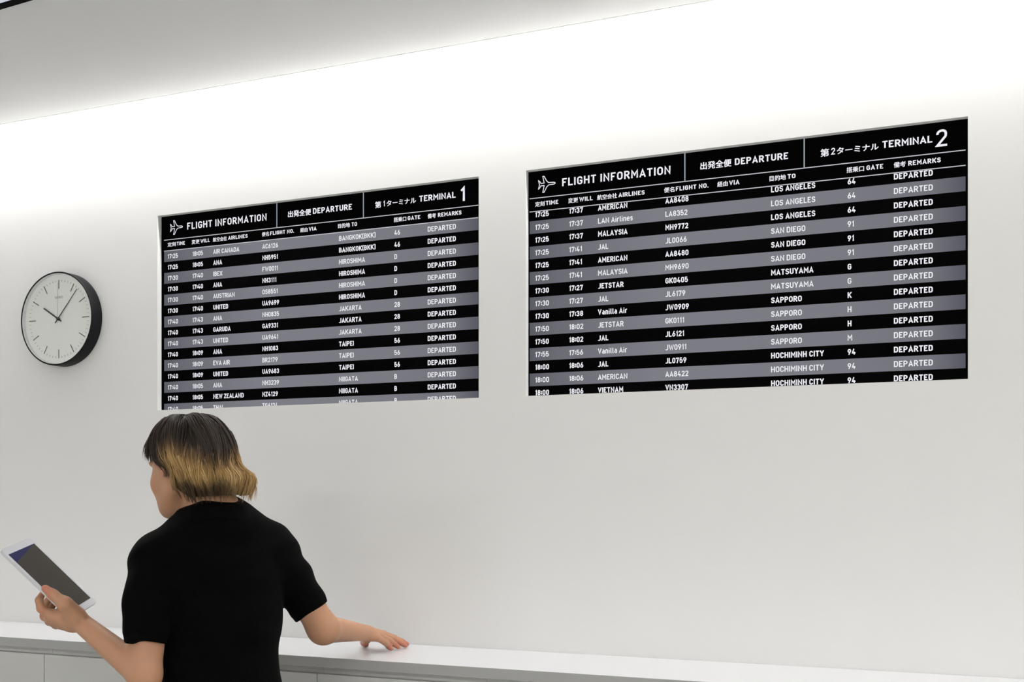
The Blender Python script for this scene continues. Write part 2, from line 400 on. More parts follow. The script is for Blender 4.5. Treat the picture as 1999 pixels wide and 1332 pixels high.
def board(ci, label):
    c = CFG[ci]; hx0, hx1, hz0, hz1 = holes[ci]
    t = empty('flight_board', ((hx0+hx1)/2, YS+0.03, (hz0+hz1)/2), label, 'flight board', 'flight boards in the wall')
    MB().box(hx0-0.02, hx1+0.03, YS+0.0008, YS+0.045, hz0-0.03, hz1+0.03).build('display_panel', M_black, t)
    X0, X1 = px2(c['ex'][0]), px2(c['ex'][1])
    y1, y2, y3 = YS+0.0001, YS-0.0003, YS-0.0006
    def plane(name, m, x0, x1, za, zb, y, parent=t):
        return MB().box(x0, x1, y, y+0.0003, za, zb).build(name, m, parent)
    th = .0035*.6
    plane('header_line', M_line, X0, X1, vz(c['line1'])-th/2, vz(c['line1'])+th/2, y2)
    plane('header_line', M_line, X0, X1, vz(c['line2'])-th/2, vz(c['line2'])+th/2, y3)
    for p in c['divs']:
        x = px2(p); plane('divider_line', M_div, x-.0015, x+.0015, vz(c['line1']), vz(.009), y2)
    # title words
    mb = MB(); latin(mb, 'FLIGHT INFORMATION', px2(c['title'][0]), vz(.0885), .0345*.6, y2, .17, .17, px2(c['title'][1])); mb.build('title_text', M_white, t)['kind'] = 'stuff'
    mb = MB(); cjk(mb, '出発全便', px2(c['dep_k'][0]), px2(c['dep_k'][1]), vz(.0865), vz(.0555), y2)
    latin(mb, 'DEPARTURE', px2(c['dep'][0]), vz(.0835), .0275*.6, y2, .18, .15, px2(c['dep'][1])); mb.build('departure_text', M_white, t)['kind'] = 'stuff'
    mb = MB(); a, b = px2(c['tk'][0]), px2(c['tk'][1])
    wk = (b-a); s0 = a+wk*.145
    cjk(mb, '第', a, s0, vz(.0905), vz(.060), y2)
    latin(mb, c['num'], a+wk*(.185 if ci else .20), vz(.0865), .0265*.6, y2, .15, .1)
    cjk(mb, 'ターミナル', a+wk*.285, b, vz(.0870), vz(.0615), y2)
    latin(mb, 'TERMINAL', px2(c['tt'][0]), vz(.0840), .0275*.6, y2, .18, .13, px2(c['tt'][1])); mb.build('terminal_text', M_white, t)['kind'] = 'stuff'
    mb = MB(); a, b = px2(c['big'][0]), px2(c['big'][1])
    latin(mb, c['num'], a, vz(.1035), .0655*.6, y2, .13 if ci else .15, .1, b); mb.build('terminal_number', M_white, t)
    # outlined airplane, nose to the right
    mb = MB(); a, b = px2(c['icon'][0]), px2(c['icon'][1]); L = b-a; zc_ = vz(.0705)
    half = [(1.0,.0),(.965,.085),(.88,.12),(.60,.145),(.545,.27),(.50,.33),(.33,1.0),(.255,1.0),(.335,.155),(.145,.145),(.07,.40),(.0,.52),(.0,.50),(.055,.0)]
    hh = .0355*.6
    pts = [(x, z) for x, z in half] + [(x, -z) for x, z in half[-2:0:-1]]
    P = [np.array([a+x*L, zc_+z*hh*1.0]) for x, z in pts]
    for qd in stroke_quads(P, True, .0021):
        mb.add([(p[0], y2, p[1]) for p in qd], [(0, 1, 2, 3)])
    mb.build('airplane_icon', M_white, t)
    # column headings
    for (k, l), (k0, k1, l0, l1) in zip(HEADS, c['heads']):
        mb = MB(); cjk(mb, k, px2(k0), px2(k1), vz(.1658), vz(.1442), y2, 0.024)
        latin(mb, l, px2(l0), vz(.1635), .0185*.6, y2, .19, .15, px2(l1))
        mb.build('column_heading', M_white, t)['kind'] = 'stuff'
    # rows
    for i, r in enumerate(c['rows']):
        v0 = c['first']+i*c['pitch']; v1 = min(v0+c['pitch'], 1.03)
        grey = (i % 2 == c['grey0'])
        z1_ = vz(max(v0, c['line2'])); z0_ = vz(v1)
        row = plane('flight_row', M_rowg if grey else M_rowb, X0, X1, z0_, z1_, y1)
        row['label'] = ('grey' if grey else 'black')+' row of one flight'
        zb = vz(v0+.0405); capm = .0232*.6; wg = .165 if grey else .19
        for j, s in enumerate(list(r)+['DEPARTED']):
            mb = MB(); x0 = px2(c['cols'][j])
            if j == 6: latin(mb, s, x0, zb, capm, y2, wg, .13, px2(c['dep_end']))
            else: latin(mb, s, x0, zb, capm, y2, wg, .12, None, (1.03, 1.03, 1.03, 1.0, 1.045, 1.0)[j])
            mb.build(CELLS[j], M_white, row)['kind'] = 'stuff'
board(0, 'left departures screen headed terminal 1, set in the wall beside the clock')
board(1, 'right departures screen headed terminal 2, the larger-looking one set in the wall')

# ------------------------------------------------------------------ wall clock
def clock():
    dep = 0.045; Rr = 0.149
    dist = D-dep
    xc = sx(109, dist); Zc_ = dist/((109-CX)/F_PX*math.sin(TH)+math.cos(TH)); zc_ = ZC+(HY-622)/F_PX*Zc_
    t = empty('wall_clock', (xc, 0, zc_), 'round black-cased wall clock with pale dial on the wall at left', 'clock')
    N = 96
    def ring(prof, name, m, smooth=True):
        mb = MB(); n = len(prof); vs = []
        for i in range(N):
            a = 2*math.pi*i/N
            for r, y in prof: vs.append((xc+r*math.sin(a), y, zc_+r*math.cos(a)))
        fs = []
        for i in range(N):
            for k in range(n-1):
                a0 = i*n+k; b0 = ((i+1) % N)*n+k; fs.append((a0, b0, b0+1, a0+1))
        mb.add(vs, fs); return mb.build(name, m, t, smooth)
    M_case = mat('clock_case', (0.004, 0.004, 0.005, 1), 0.55, 0.22)
    M_dial = mat('clock_dial', S(246, 247, 244), 0.6, 0.2)
    M_lip = mat('clock_rehaut', S(215, 217, 215), 0.5, 0.2)
    M_mark = mat('clock_mark', S(98, 99, 97), 0.5)
    M_tick = mat('clock_tick', S(172, 173, 171), 0.6)
    M_hand = mat('clock_hand', S(64, 66, 62), 0.4)
    M_sec = mat('clock_second_hand', S(176, 178, 176), 0.4)
    ca = ring([(Rr-.012, -0.001), (Rr-.001, -0.001), (Rr, -0.003), (Rr, -dep+.002), (Rr-.001, -dep), (Rr-.0045, -dep), (Rr-.0050, -dep+.0015)], 'case', M_case)
    md = ca.modifiers.new('edge', 'EDGE_SPLIT'); md.split_angle = math.radians(35)
    yd = -dep+0.013
    ring([(Rr-.0050, -dep+.0015), (Rr-.0065, yd)], 'inner_ring', M_lip)
    ring([(0.0, yd), (Rr-.0063, yd)], 'dial', M_dial, False)
    def bar(a, r0, r1, wd, y, m, name, wd1=None):
        wd1 = wd if wd1 is None else wd1
        d_ = np.array([math.sin(a), math.cos(a)]); n_ = np.array([math.cos(a), -math.sin(a)])
        P = [d_*r0-n_*wd/2, d_*r0+n_*wd/2, d_*r1+n_*wd1/2, d_*r1-n_*wd1/2]
        return MB().prism([(xc+p[0], y, zc_+p[1]) for p in P], (0, -0.0007, 0)).build(name, m, t)
    Rd = Rr-.0065
    for k in range(60):
        a = 2*math.pi*k/60
        if k % 5 == 0: bar(a, Rd*.68, Rd*.875, .0026, yd-.0002, M_mark, 'hour_mark')
        else: bar(a, Rd*.83, Rd*.875, .0010, yd-.0002, M_tick, 'minute_mark')
    bar(math.radians(-58), -Rd*.10, Rd*.50, .0052, yd-.003, M_hand, 'hour_hand', .0044)
    bar(math.radians(41.5), -Rd*.12, Rd*.84, .0036, yd-.0045, M_hand, 'minute_hand', .0022)
    bar(math.radians(0), -Rd*.02, Rd*.80, .0008, yd-.0062, M_sec, 'second_hand')
    mb = MB()
    for i in range(24):
        a0, a1 = 2*math.pi*i/24, 2*math.pi*(i+1)/24
        mb.add([(xc, yd-.0075, zc_), (xc+.005*math.sin(a0), yd-.0075, zc_+.005*math.cos(a0)), (xc+.005*math.sin(a1), yd-.0075, zc_+.005*math.cos(a1))], [(0, 2, 1)])
        mb.add([(xc+.005*math.sin(a0), yd-.0075, zc_+.005*math.cos(a0)), (xc+.005*math.sin(a1), yd-.0075, zc_+.005*math.cos(a1)), (xc+.005*math.sin(a1), yd, zc_+.005*math.cos(a1)), (xc+.005*math.sin(a0), yd, zc_+.005*math.cos(a0))], [(0, 1, 2, 3)])
    mb.build('hand_hub', M_hand, t)
    mb = MB(); latin(mb, 'SEIKO', xc-.0165, zc_+Rd*.46, .0075, yd-.0004, .17, .14, xc+.0165); mb.build('dial_lettering', M_tick, t)['kind'] = 'stuff'
clock()

# ------------------------------------------------------------------ counter
TOPC = ZC-0.403; YFR = -(D-2.471)
CT = MB(); CT.box(-3.446, 1.182, YFR, -0.001, TOPC-0.026, TOPC)
ct_ = tag(CT.build('countertop', M_top, bevel=0.0008), 'long white countertop running along the wall under the flight boards', 'countertop')
MB().box(-3.446, 1.182, YFR-0.0012, YFR-0.0001, TOPC-0.0255, TOPC-0.0008).build('shade_band', mat('shade_band', (0.40, 0.40, 0.39, 1), 0.45, 0.3), ct_)['label'] = 'front edge strip coloured grey for its shade'  # thin grey strip over the white slab's front, its shade put into the colour
seams = [-3.442, -2.52-0.461, -2.52, -2.059, -1.598, -1.135, -0.672, -0.209, 0.254, 0.717, 1.18]
labs = ['white base cabinet at the far left end, outside the photo',
        'white base cabinet at the left edge of the photo, left of the first door seam',
        'white base cabinet under the raised forearm and tablet',
        'white base cabinet hidden behind the person in the black shirt',
        'white base cabinet just right of the person, under the hand on the counter',
        'white base cabinet right of the door seam beyond the hand on the counter'] + ['white base cabinet under the right half of the countertop, below the frame']*4
for i in range(len(seams)-1):
    x0, x1 = seams[i], seams[i+1]
    t = empty('base_cabinet', ((x0+x1)/2, YFR/2, 0), labs[i], 'cabinet', 'base cabinets under the countertop')
    yd = YFR+0.006
    MB().box(x0+0.0004, x1-0.0004, yd+0.032, -0.002, 0.08, TOPC-0.0265).build('carcass', M_gap, t)
    MB().box(x0+0.0012, x1-0.0012, yd, yd+0.019, 0.085, TOPC-0.026-0.0185).build('door', M_cab, t, bevel=0.0006)
    MB().box(x0+0.001, x1-0.001, yd+0.05, -0.01, 0.0, 0.08).build('plinth', M_plinth, t)

# ------------------------------------------------------------------ sculpting by distance fields
class Field:
    def __init__(s, lo, hi, h):
        s.lo = np.array(lo, float); s.h = h
        s.n = np.ceil((np.array(hi)-s.lo)/h).astype(int)+1
        s.D = np.full(s.n, 0.5, np.float32)
    def sub(s, lo, hi):
        a = np.clip(np.floor((lo-s.lo)/s.h).astype(int), 0, s.n-1); b = np.clip(np.ceil((hi-s.lo)/s.h).astype(int)+1, 1, s.n)
        sl = tuple(slice(i, j) for i, j in zip(a, b))
        g_ = [(s.lo[k]+s.h*np.arange(a[k], b[k])).astype(np.float32) for k in range(3)]
        return sl, (g_[0][:, None, None], g_[1][None, :, None], g_[2][None, None, :])
    def comb(s, sl, d, k, op):
        A = s.D[sl]
        if op == 'add':
            if k > 0: h_ = np.maximum(k-np.abs(A-d), 0)/k; r = np.minimum(A, d)-h_*h_*k*0.25
            else: r = np.minimum(A, d)
        elif op == 'cut':
            d = -d
            if k > 0: h_ = np.maximum(k-np.abs(A-d), 0)/k; r = np.maximum(A, d)+h_*h_*k*0.25
            else: r = np.maximum(A, d)
        s.D[sl] = r
    def cone(s, a, b, ra, rb, k=0.02, op='add', planes=()):
        a, b = np.array(a, float), np.array(b, float); m = max(ra, rb)+k+0.02
        sl, (X, Y, Z) = s.sub(np.minimum(a, b)-m, np.maximum(a, b)+m)
        ab = b-a; L2 = float(ab@ab)+1e-9
        px_, py_, pz = X-a[0], Y-a[1], Z-a[2]
        t = np.clip((px_*ab[0]+py_*ab[1]+pz*ab[2])/L2, 0, 1)
        d = np.sqrt((px_-t*ab[0])**2+(py_-t*ab[1])**2+(pz-t*ab[2])**2)-(ra+(rb-ra)*t)
        for p0, nn in planes:
            d = np.maximum(d, (X-p0[0])*nn[0]+(Y-p0[1])*nn[1]+(Z-p0[2])*nn[2])
        s.comb(sl, d.astype(np.float32), k, op)
    def ell(s, c, r, R=None, k=0.02, op='add', planes=()):
        c = np.array(c, float); m = max(r)+k+0.02; R = np.eye(3) if R is None else R     # R columns are the axes
        sl, (X, Y, Z) = s.sub(c-m, c+m)
        x, y, z = X-c[0], Y-c[1], Z-c[2]
        l = [x*R[0, i]+y*R[1, i]+z*R[2, i] for i in range(3)]
        k0 = np.sqrt(sum((l[i]/r[i])**2 for i in range(3))); k1 = np.sqrt(sum((l[i]/(r[i]*r[i]))**2 for i in range(3)))
        d = k0*(k0-1)/np.maximum(k1, 1e-6)
        for p0, nn in planes:
            d = np.maximum(d, (X-p0[0])*nn[0]+(Y-p0[1])*nn[1]+(Z-p0[2])*nn[2])
        s.comb(sl, d.astype(np.float32), k, op)
    def chain(s, pts, rad, k=0.006):
        for i in range(len(pts)-1): s.cone(pts[i], pts[i+1], rad[i], rad[i+1], k)
    def mesh(s):
        Dd = s.D; n = np.array(Dd.shape); S_ = Dd < 0
        c = [S_[i:n[0]-1+i, j:n[1]-1+j, k:n[2]-1+k] for i in (0, 1) for j in (0, 1) for k in (0, 1)]
        anyc = c[0].copy(); allc = c[0].copy()
        for m in c[1:]: anyc |= m; allc &= m
        act = anyc & ~allc; ijk = np.argwhere(act)
        idx = np.full(act.shape, -1, np.int32); idx[act] = np.arange(len(ijk), dtype=np.int32)
        corners = [(i, j, k) for i in (0, 1) for j in (0, 1) for k in (0, 1)]
        vals = {cc: Dd[ijk[:, 0]+cc[0], ijk[:, 1]+cc[1], ijk[:, 2]+cc[2]] for cc in corners}
        acc = np.zeros((len(ijk), 3)); cnt = np.zeros(len(ijk))
        for cc in corners:
            for ax in range(3):
                if cc[ax]: continue
                c2 = list(cc); c2[ax] = 1; c2 = tuple(c2)
                v0, v1 = vals[cc], vals[c2]; cross = (v0 < 0) != (v1 < 0)
                t = np.where(cross, v0/np.where(cross, v0-v1, 1), 0)
                p = np.tile(np.array(cc, float), (len(ijk), 1)); p[:, ax] = t
                acc += p*cross[:, None]; cnt += cross
        V = s.lo+s.h*(ijk+acc/cnt[:, None])
        Q = []
        for ax in range(3):
            a1, a2 = (ax+1) % 3, (ax+2) % 3
            A = [slice(None)]*3; B = [slice(None)]*3; A[ax] = slice(0, n[ax]-1); B[ax] = slice(1, n[ax])
            for o in (a1, a2): A[o] = slice(1, n[o]-1); B[o] = slice(1, n[o]-1)
            s0, s1 = S_[tuple(A)], S_[tuple(B)]
            e = np.argwhere(s0 != s1); fl = s0[s0 != s1]
            base = e.copy(); base[:, a1] += 1; base[:, a2] += 1
            def cell(d1, d2):
                b = base.copy(); b[:, a1] += d1; b[:, a2] += d2; return idx[b[:, 0], b[:, 1], b[:, 2]]
            qd = np.stack([cell(-1, -1), cell(0, -1), cell(0, 0), cell(-1, 0)], 1)
            qd[~fl] = qd[~fl][:, ::-1]
            Q.append(qd)
        return V, np.concatenate(Q)

def np_mesh(name, V, Q, m, parent, colors=None):
    me = bpy.data.meshes.new(name)
    me.vertices.add(len(V)); me.vertices.foreach_set('co', V.astype(np.float32).ravel())
    me.loops.add(len(Q)*4); me.loops.foreach_set('vertex_index', Q.astype(np.int32).ravel())
    me.polygons.add(len(Q)); me.polygons.foreach_set('loop_start', np.arange(0, len(Q)*4, 4, dtype=np.int32))
    me.update(calc_edges=True); me.validate()
    if colors is not None:
        at = me.color_attributes.new('tint', 'FLOAT_COLOR', 'POINT')
        at.data.foreach_set('color', np.concatenate([colors, np.ones((len(V), 1))], 1).astype(np.float32).ravel())
    return link(name, me, m, parent, True)

def relax(V, Q, it=3, lam=0.5):
    E_ = np.concatenate([Q[:, [0, 1]], Q[:, [1, 2]], Q[:, [2, 3]], Q[:, [3, 0]]])
    for _ in range(it):
        acc = np.zeros_like(V); cnt = np.zeros(len(V))
        for a, b in ((0, 1), (1, 0)):
            for ax in range(3): acc[:, ax] += np.bincount(E_[:, a], V[E_[:, b], ax], len(V))
            cnt += np.bincount(E_[:, a], minlength=len(V))
        V = V+(acc/cnt[:, None]-V)*lam
    return V

# ------------------------------------------------------------------ the person
def yawR(a):                                   # axes: across the shoulders, depth, up; a turns the right side away from the lens
    ax = dirv(math.cos(a), 0, math.sin(a)); ay = dirv(-math.sin(a), 0, math.cos(a)); return np.stack([ax, ay, UP], 1)
TW = yawR(math.radians(20))
HW = yawR(math.radians(8))
LSH, RSH = q(299, 1095, 2.53), q(538, 1074, 2.66)
LEL, LWR = q(283, 1318, 2.47), q(153, 1212, 2.55)
REL, RWR = q(631, 1228, 2.72), q(714, 1236, 2.95)
NECK0, NECK1 = q(430, 1045, 2.61), q(402, 950, 2.60)
# head frame: face turned to the left and away from the lens, a little bowed
az = math.radians(36); pitch = math.radians(9)
Ff = dirv(-math.cos(az), 0, math.sin(az)); Lf = dirv(-math.sin(az), 0, -math.cos(az))
Fh = Ff*math.cos(pitch)-UP*math.sin(pitch); Uh = UP*math.cos(pitch)+Ff*math.sin(pitch)
HR = np.stack([Fh, Lf, Uh], 1)
HC = q(371, 906, 2.60)
def hp(f, l, u): return HC+Fh*f+Lf*l+Uh*u

def head(B):
    B.ell(hp(-.012, 0, .016), (.092, .073, .086), HR, .02)          # skull
    B.ell(hp(.040, 0, -.030), (.056, .060, .080), HR, .03)          # face
    B.ell(hp(.052, 0, -.082), (.036, .042, .030), HR, .025)         # jaw
    B.ell(hp(.064, 0, -.058), (.034, .040, .036), HR, .02)
    B.ell(hp(.078, 0, -.098), (.017, .020, .015), HR, .018)         # chin
    for s in (1, -1):
        B.cone(hp(.005, s*.052, -.060), hp(.066, s*.022, -.096), .014, .013, .025)   # jaw line
        B.ell(hp(.062, s*.036, -.036), (.024, .022, .022), HR, .02)                  # cheek
        B.ell(hp(.094, s*.031, .000), (.012, .016, .011), HR, .010, 'cut')           # socket
        B.cone(hp(.088, s*.012, .014), hp(.080, s*.046, .014), .008, .006, .012)     # brow
        ec = hp(-.004, s*.075, -.010)
        B.cone(ec+Uh*.016-Fh*.004, ec-Uh*.016+Fh*.004, .012, .007, .006)
        B.ell(ec+Lf*s*.010+Fh*.003, (.008, .006, .014), HR, .004, 'cut')
    B.cone(hp(.090, 0, .006), hp(.108, 0, -.032), .007, .010, .010)  # nose
    for s in (1, -1): B.ell(hp(.098, s*.009, -.036), (.008, .006, .006), HR, .005)
    B.ell(hp(.092, 0, -.058), (.010, .021, .0055), HR, .006)
    B.ell(hp(.090, 0, -.068), (.010, .018, .0065), HR, .006)
    B.ell(hp(.099, 0, -.0628), (.006, .020, .0012), HR, .002, 'cut')

def cq(px, py, h):                              # a point h above the countertop seen at this pixel
    return q(px, py, (0.403-h)*F_PX/(py-HY))
R_FING = [([q(748, 1238, 3.05), q(770, 1246, 3.075), cq(785, 1252.5, .0145), cq(795, 1258, .0072)], 'index'),
          ([q(748, 1241, 3.02), q(770, 1248, 3.045), cq(784, 1256, .0150), cq(792, 1261.5, .0074)], 'middle'),
          ([q(743, 1243, 2.985), q(761, 1251, 3.005), cq(771, 1259, .0140), cq(778, 1264, .0072)], 'ring'),
          ([q(737, 1246, 2.955), q(751, 1254, 2.970), cq(758, 1262, .0130), cq(764, 1267, .0066)], 'little')]
R_THUMB = [q(724, 1238, 2.99), q(716, 1249, 3.045), cq(711, 1255, .012), cq(715, 1260, .0070)]
L_THUMB = [q(150, 1203, 2.530), q(127, 1180, 2.508), q(104, 1162, 2.506), q(88, 1149, 2.508)]
L_FING = [[q(99, 1201, 2.545), q(80, 1189, 2.535), q(76, 1172, 2.535), q(83, 1160, 2.550)],
          [q(99, 1208, 2.565), q(86, 1204, 2.580), q(86, 1184, 2.600), q(104, 1156, 2.605)],
          [q(107, 1214, 2.585), q(96, 1214, 2.610), q(94, 1196, 2.625), q(112, 1168, 2.625)],
          [q(119, 1217, 2.600), q(109, 1221, 2.625), q(108, 1205, 2.640), q(122, 1182, 2.638)]]

def arms(B):
    B.cone(LSH, LEL, .044, .0345, .02); B.cone(LEL, LWR, .0345, .0215, .016)
    B.cone(RSH, REL, .043, .0345, .02); B.cone(REL, RWR, .0350, .0205, .022)
    # right palm
    for (f, _), r in zip(R_FING, (.0125, .0135, .0125, .0115)):
        st = RWR*.75+f[0]*.25
        B.cone(st, f[0], .0145, r*.80, .012)
        B.chain(f, (.0092, .0084, .0074, .0064), .004)
    B.chain(R_THUMB, (.0135, .0105, .0095, .0068), .008)
    # left palm
    for f, r in zip(L_FING, (.014, .014, .0135, .012)):
        st = LWR*.75+f[0]*.25
        B.cone(st, f[0], .0185, r, .018)
        B.chain(f, (.0108, .0094, .0086, .0076), .004)
    B.cone(LWR*.6+L_THUMB[1]*.4, L_THUMB[1], .020, .0150, .018)
    B.chain(L_THUMB, (.019, .0140, .0108, .0088), .010)

PEL = q(428, 975, 2.60)*np.array([1, 1, 0])+UP*0.86
FEETL, FEETR = PEL-HW[:, 0]*.085-HW[:, 2]*.86, PEL+HW[:, 0]*.095-HW[:, 2]*.86
def torso(B, o=0.0, k=.05):
    B.ell(q(424, 1135, 2.605), (.136+o, .092+o, .175+o), TW, k)
    B.ell(q(426, 1240, 2.60), (.116+o, .086+o, .19+o), HW, k)
    B.cone(LSH+dirv(.03, .008, 0), q(425, 1038, 2.61), .040+o, .046+o, k)
    B.cone(RSH+dirv(-.03, .006, 0), q(440, 1036, 2.61), .040+o, .046+o, k)
    B.ell(PEL+UP*.03, (.150+o, .105+o, .13+o), HW, k)

def person():
    base = PEL*np.array([1, 1, 0])
    t = empty('person', base, 'person in black short-sleeved shirt, seen from behind, holding a tablet, right hand on the counter', 'person')
    body = Field((-1.22, -1.02, 0.0), (0, 0, 1.64), .0036) if False else None
    pts = np.array([LWR, LEL, REL, LSH, RSH, HC, PEL, FEETL, FEETR]+[p for f, _ in R_FING for p in f]+[p for f in L_FING for p in f]+L_THUMB)
    lo, hi = pts.min(0)-np.array([.05, .12, 0]), pts.max(0)+np.array([.06, .06, .14]); lo[2] = 0.02
    B = Field(lo, hi, .0036)
    torso(B); B.cone(NECK0, NECK1, .056, .050, .03)
    B.cone(q(440, 1020, 2.57), q(415, 970, 2.575), .040, .040, .03)
    for s, ft in ((-1, FEETL), (1, FEETR)):
        hip = PEL+HW[:, 0]*s*.078-UP*.02; kn = ft+UP*.46+HW[:, 1]*.01; an = ft+UP*.085-HW[:, 1]*.015
        B.cone(hip, kn, .080, .052, .03); B.cone(kn, kn*.65+an*.35-HW[:, 1]*.012, .050, .050, .02); B.cone(kn*.65+an*.35-HW[:, 1]*.012, an, .050, .034, .02)
        B.cone(an, ft+UP*.035+HW[:, 1]*.11, .034, .024, .02)
    arms(B); head(B)
    V, Q = B.mesh(); del B
    V = relax(V, Q, 2, .4)
    skin = np.array(S(186, 140, 110)[:3]); C = np.tile(skin, (len(V), 1))
    red = np.array(S(196, 112, 94)[:3]); lip = np.array(S(176, 92, 84)[:3])
    def blend(c, r, col, amt=1):
        w_ = np.clip(1-np.linalg.norm(V-c, axis=1)/r, 0, 1)[:, None]*amt; C[:] = C*(1-w_)+col*w_
    for f, _ in R_FING: blend(f[3], .030, red, .8)
    for f in L_FING: blend(f[3], .028, red, .6); blend(f[1], .02, red, .4)
    blend(R_THUMB[3], .03, red, 1); blend(L_THUMB[3], .035, red, .8)
    lv = (V-hp(.098, 0, -.063))@HR
    wl = np.clip(1.3-np.sqrt((lv[:, 0]/.014)**2+(lv[:, 1]/.023)**2+(lv[:, 2]/.010)**2), 0, 1)[:, None]; C = C*(1-wl)+lip*wl
    blend(hp(.062, .045, -.035), .03, red, .35); blend(hp(-.004, .08, -.01), .03, red, .5)
    M_skin = mat('skin', skin.tolist()+[1], 0.5, 0.35, attr='tint', sss=.18, bump=.05, bscale=600, var=.03, vscale=25)
    np_mesh('body', V, Q, M_skin, t, C)
    # eyes and brows
    M_eye = mat('eye_white', S(235, 232, 228), .2); M_iris = mat('iris', S(40, 28, 22), .15); M_brow = mat('eyebrow', S(48, 36, 30), .8)
    for s in (1, -1):
        E = Field(hp(.080, s*.031, 0)-.02, hp(.080, s*.031, 0)+.02, .0015); E.ell(hp(.0755, s*.031, -.001), (.0125, .0125, .0095), HR, 0); v_, q_ = E.mesh(); e = np_mesh('eye', v_, q_, M_eye, t)
        E = Field(hp(.09, s*.031, 0)-.02, hp(.09, s*.031, 0)+.02, .001); E.ell(hp(.0855, s*.031, -.001), (.0032, .0062, .0062), HR, 0); v_, q_ = E.mesh(); np_mesh('iris', v_, q_, M_iris, e)
        E = Field(hp(.09, s*.031, .02)-.04, hp(.09, s*.031, .02)+.04, .0015); E.cone(hp(.0955, s*.014, .016), hp(.093, s*.030, .020), .0028, .0026, .002); E.cone(hp(.093, s*.030, .020), hp(.082, s*.046, .017), .0026, .0016, .002); v_, q_ = E.mesh(); np_mesh('eyebrow', v_, q_, M_brow, t)
    # shirt
    lo = np.minimum(LSH, RSH)-np.array([.14, .2, .0]); hi = np.maximum(LSH, RSH)+np.array([.16, .2, .13]); lo[2] = .84
    lo[0] -= .02
    H = Field(lo, hi, .0036)
    torso(H, .012, .06)
    H.ell(PEL+UP*.02, (.170, .124, .15), HW, .03)
    H.ell(q(426, 1310, 2.60), (.130, .10, .16), HW, .05)
    cut_hem = (UP*.88, -UP)
    # left sleeve
    ld = (LEL-LSH)/np.linalg.norm(LEL-LSH)
    h1 = q(284, 1257, 2.478)
    H.cone(LSH+dirv(.002, .002, 0), q(288, 1180, 2.50), .054, .049, .035)
    H.cone(q(288, 1180, 2.50), h1+ld*.02, .049, .0475, .012, planes=((h1-ld*.018, ld),))
    H.cone(h1-ld*.05, h1+ld*.03, .0455, .0455, .004, planes=((h1, ld),))
    # right sleeve
    rd = (REL-RSH)/np.linalg.norm(REL-RSH); h2 = q(609, 1193, 2.706)
    rn = dirv(.50, -.85, .12); rn = rn/np.linalg.norm(rn)
    H.cone(RSH, q(570, 1130, 2.685), .052, .047, .035)
    H.cone(q(570, 1130, 2.685), h2+rd*.03, .047, .044, .02, planes=((h2-rn*.016, rn),))
    H.cone(h2-rd*.05, h2+rd*.04, .0435, .0435, .004, planes=((h2, rn),))
    # stand of the collar and the folded collar around it
    nk = (NECK1-NECK0)/np.linalg.norm(NECK1-NECK0)
    topn = UP*.93+dirv(-.12, 0, .30); topn = topn/np.linalg.norm(topn)
    H.D = H.D.astype(np.float32)
    H.cone(NECK0, NECK1, .068, .060, .03, planes=((q(420, 992, 2.56), topn),))
    H.cone(q(440, 1030, 2.57), q(430, 975, 2.575), .050, .047, .02, planes=((q(430, 986, 2.55), topn),))
    H.cone(q(425, 1012, 2.585), q(425, 998, 2.585), .076, .068, .010, planes=((q(424, 992, 2.55), topn), (q(424, 1022, 2.55), -topn)))
    sl, (X, Y, Z) = H.sub(H.lo, H.lo+H.h*H.n)
    # soft folds of the knit
    wav = .0022*np.sin(38*Z+14*X+9*np.sin(11*X))*np.clip((1.34-Z)*6, 0, 1)+.0018*np.sin(60*X-22*Z+5*np.sin(17*Z))
    H.D[sl] = np.maximum(H.D[sl]+wav.astype(np.float32), (.88-Z).astype(np.float32))
    V, Q = H.mesh(); V = relax(V, Q, 3, .5)
    M_shirt = mat('black_knit', (0.0008, 0.0008, 0.0009, 1), 0.85, 0.06, bump=.3, bscale=900)
    M_shirt.node_tree.nodes['Principled BSDF'].inputs['Sheen Weight'].default_value = 0.008
    np_mesh('polo_shirt', V, Q, M_shirt, t); del H
    # trousers and shoes
    T_ = Field(PEL-np.array([.24, .24, .86])+UP*.05, PEL+np.array([.24, .24, .12]), .005)
    T_.ell(PEL+UP*.02, (.152, .107, .12), HW, .03)
    for s, ft in ((-1, FEETL), (1, FEETR)):
        hip = PEL+HW[:, 0]*s*.078-UP*.02; kn = ft+UP*.46+HW[:, 1]*.01; an = ft+UP*.09-HW[:, 1]*.010
        T_.cone(hip, kn, .090, .066, .03); T_.cone(kn, an-UP*.03, .066, .058, .02, planes=((an-UP*.02, -UP),))
    V, Q = T_.mesh(); V = relax(V, Q, 2, .5)
    np_mesh('trousers', V, Q, mat('black_trousers', (.006, .006, .008, 1), .8, .2), t)
    for s, ft in ((-1, FEETL), (1, FEETR)):
        Sx = Field(ft-np.array([.2, .2, 0]), ft+np.array([.2, .2, .12]), .004)
        f1 = HW[:, 1]
        Sx.cone(ft-f1*.035+UP*.035, ft+f1*.15+UP*.028, .040, .036, .01, planes=((ft+UP*.004, -UP),))
        Sx.cone(ft+UP*.06-f1*.012, ft+UP*.09-f1*.015, .044, .042, .02)
        V, Q = Sx.mesh(); np_mesh('shoe', V, Q, mat('black_shoe', (.01, .01, .01, 1), .4), t)
    hair(t)

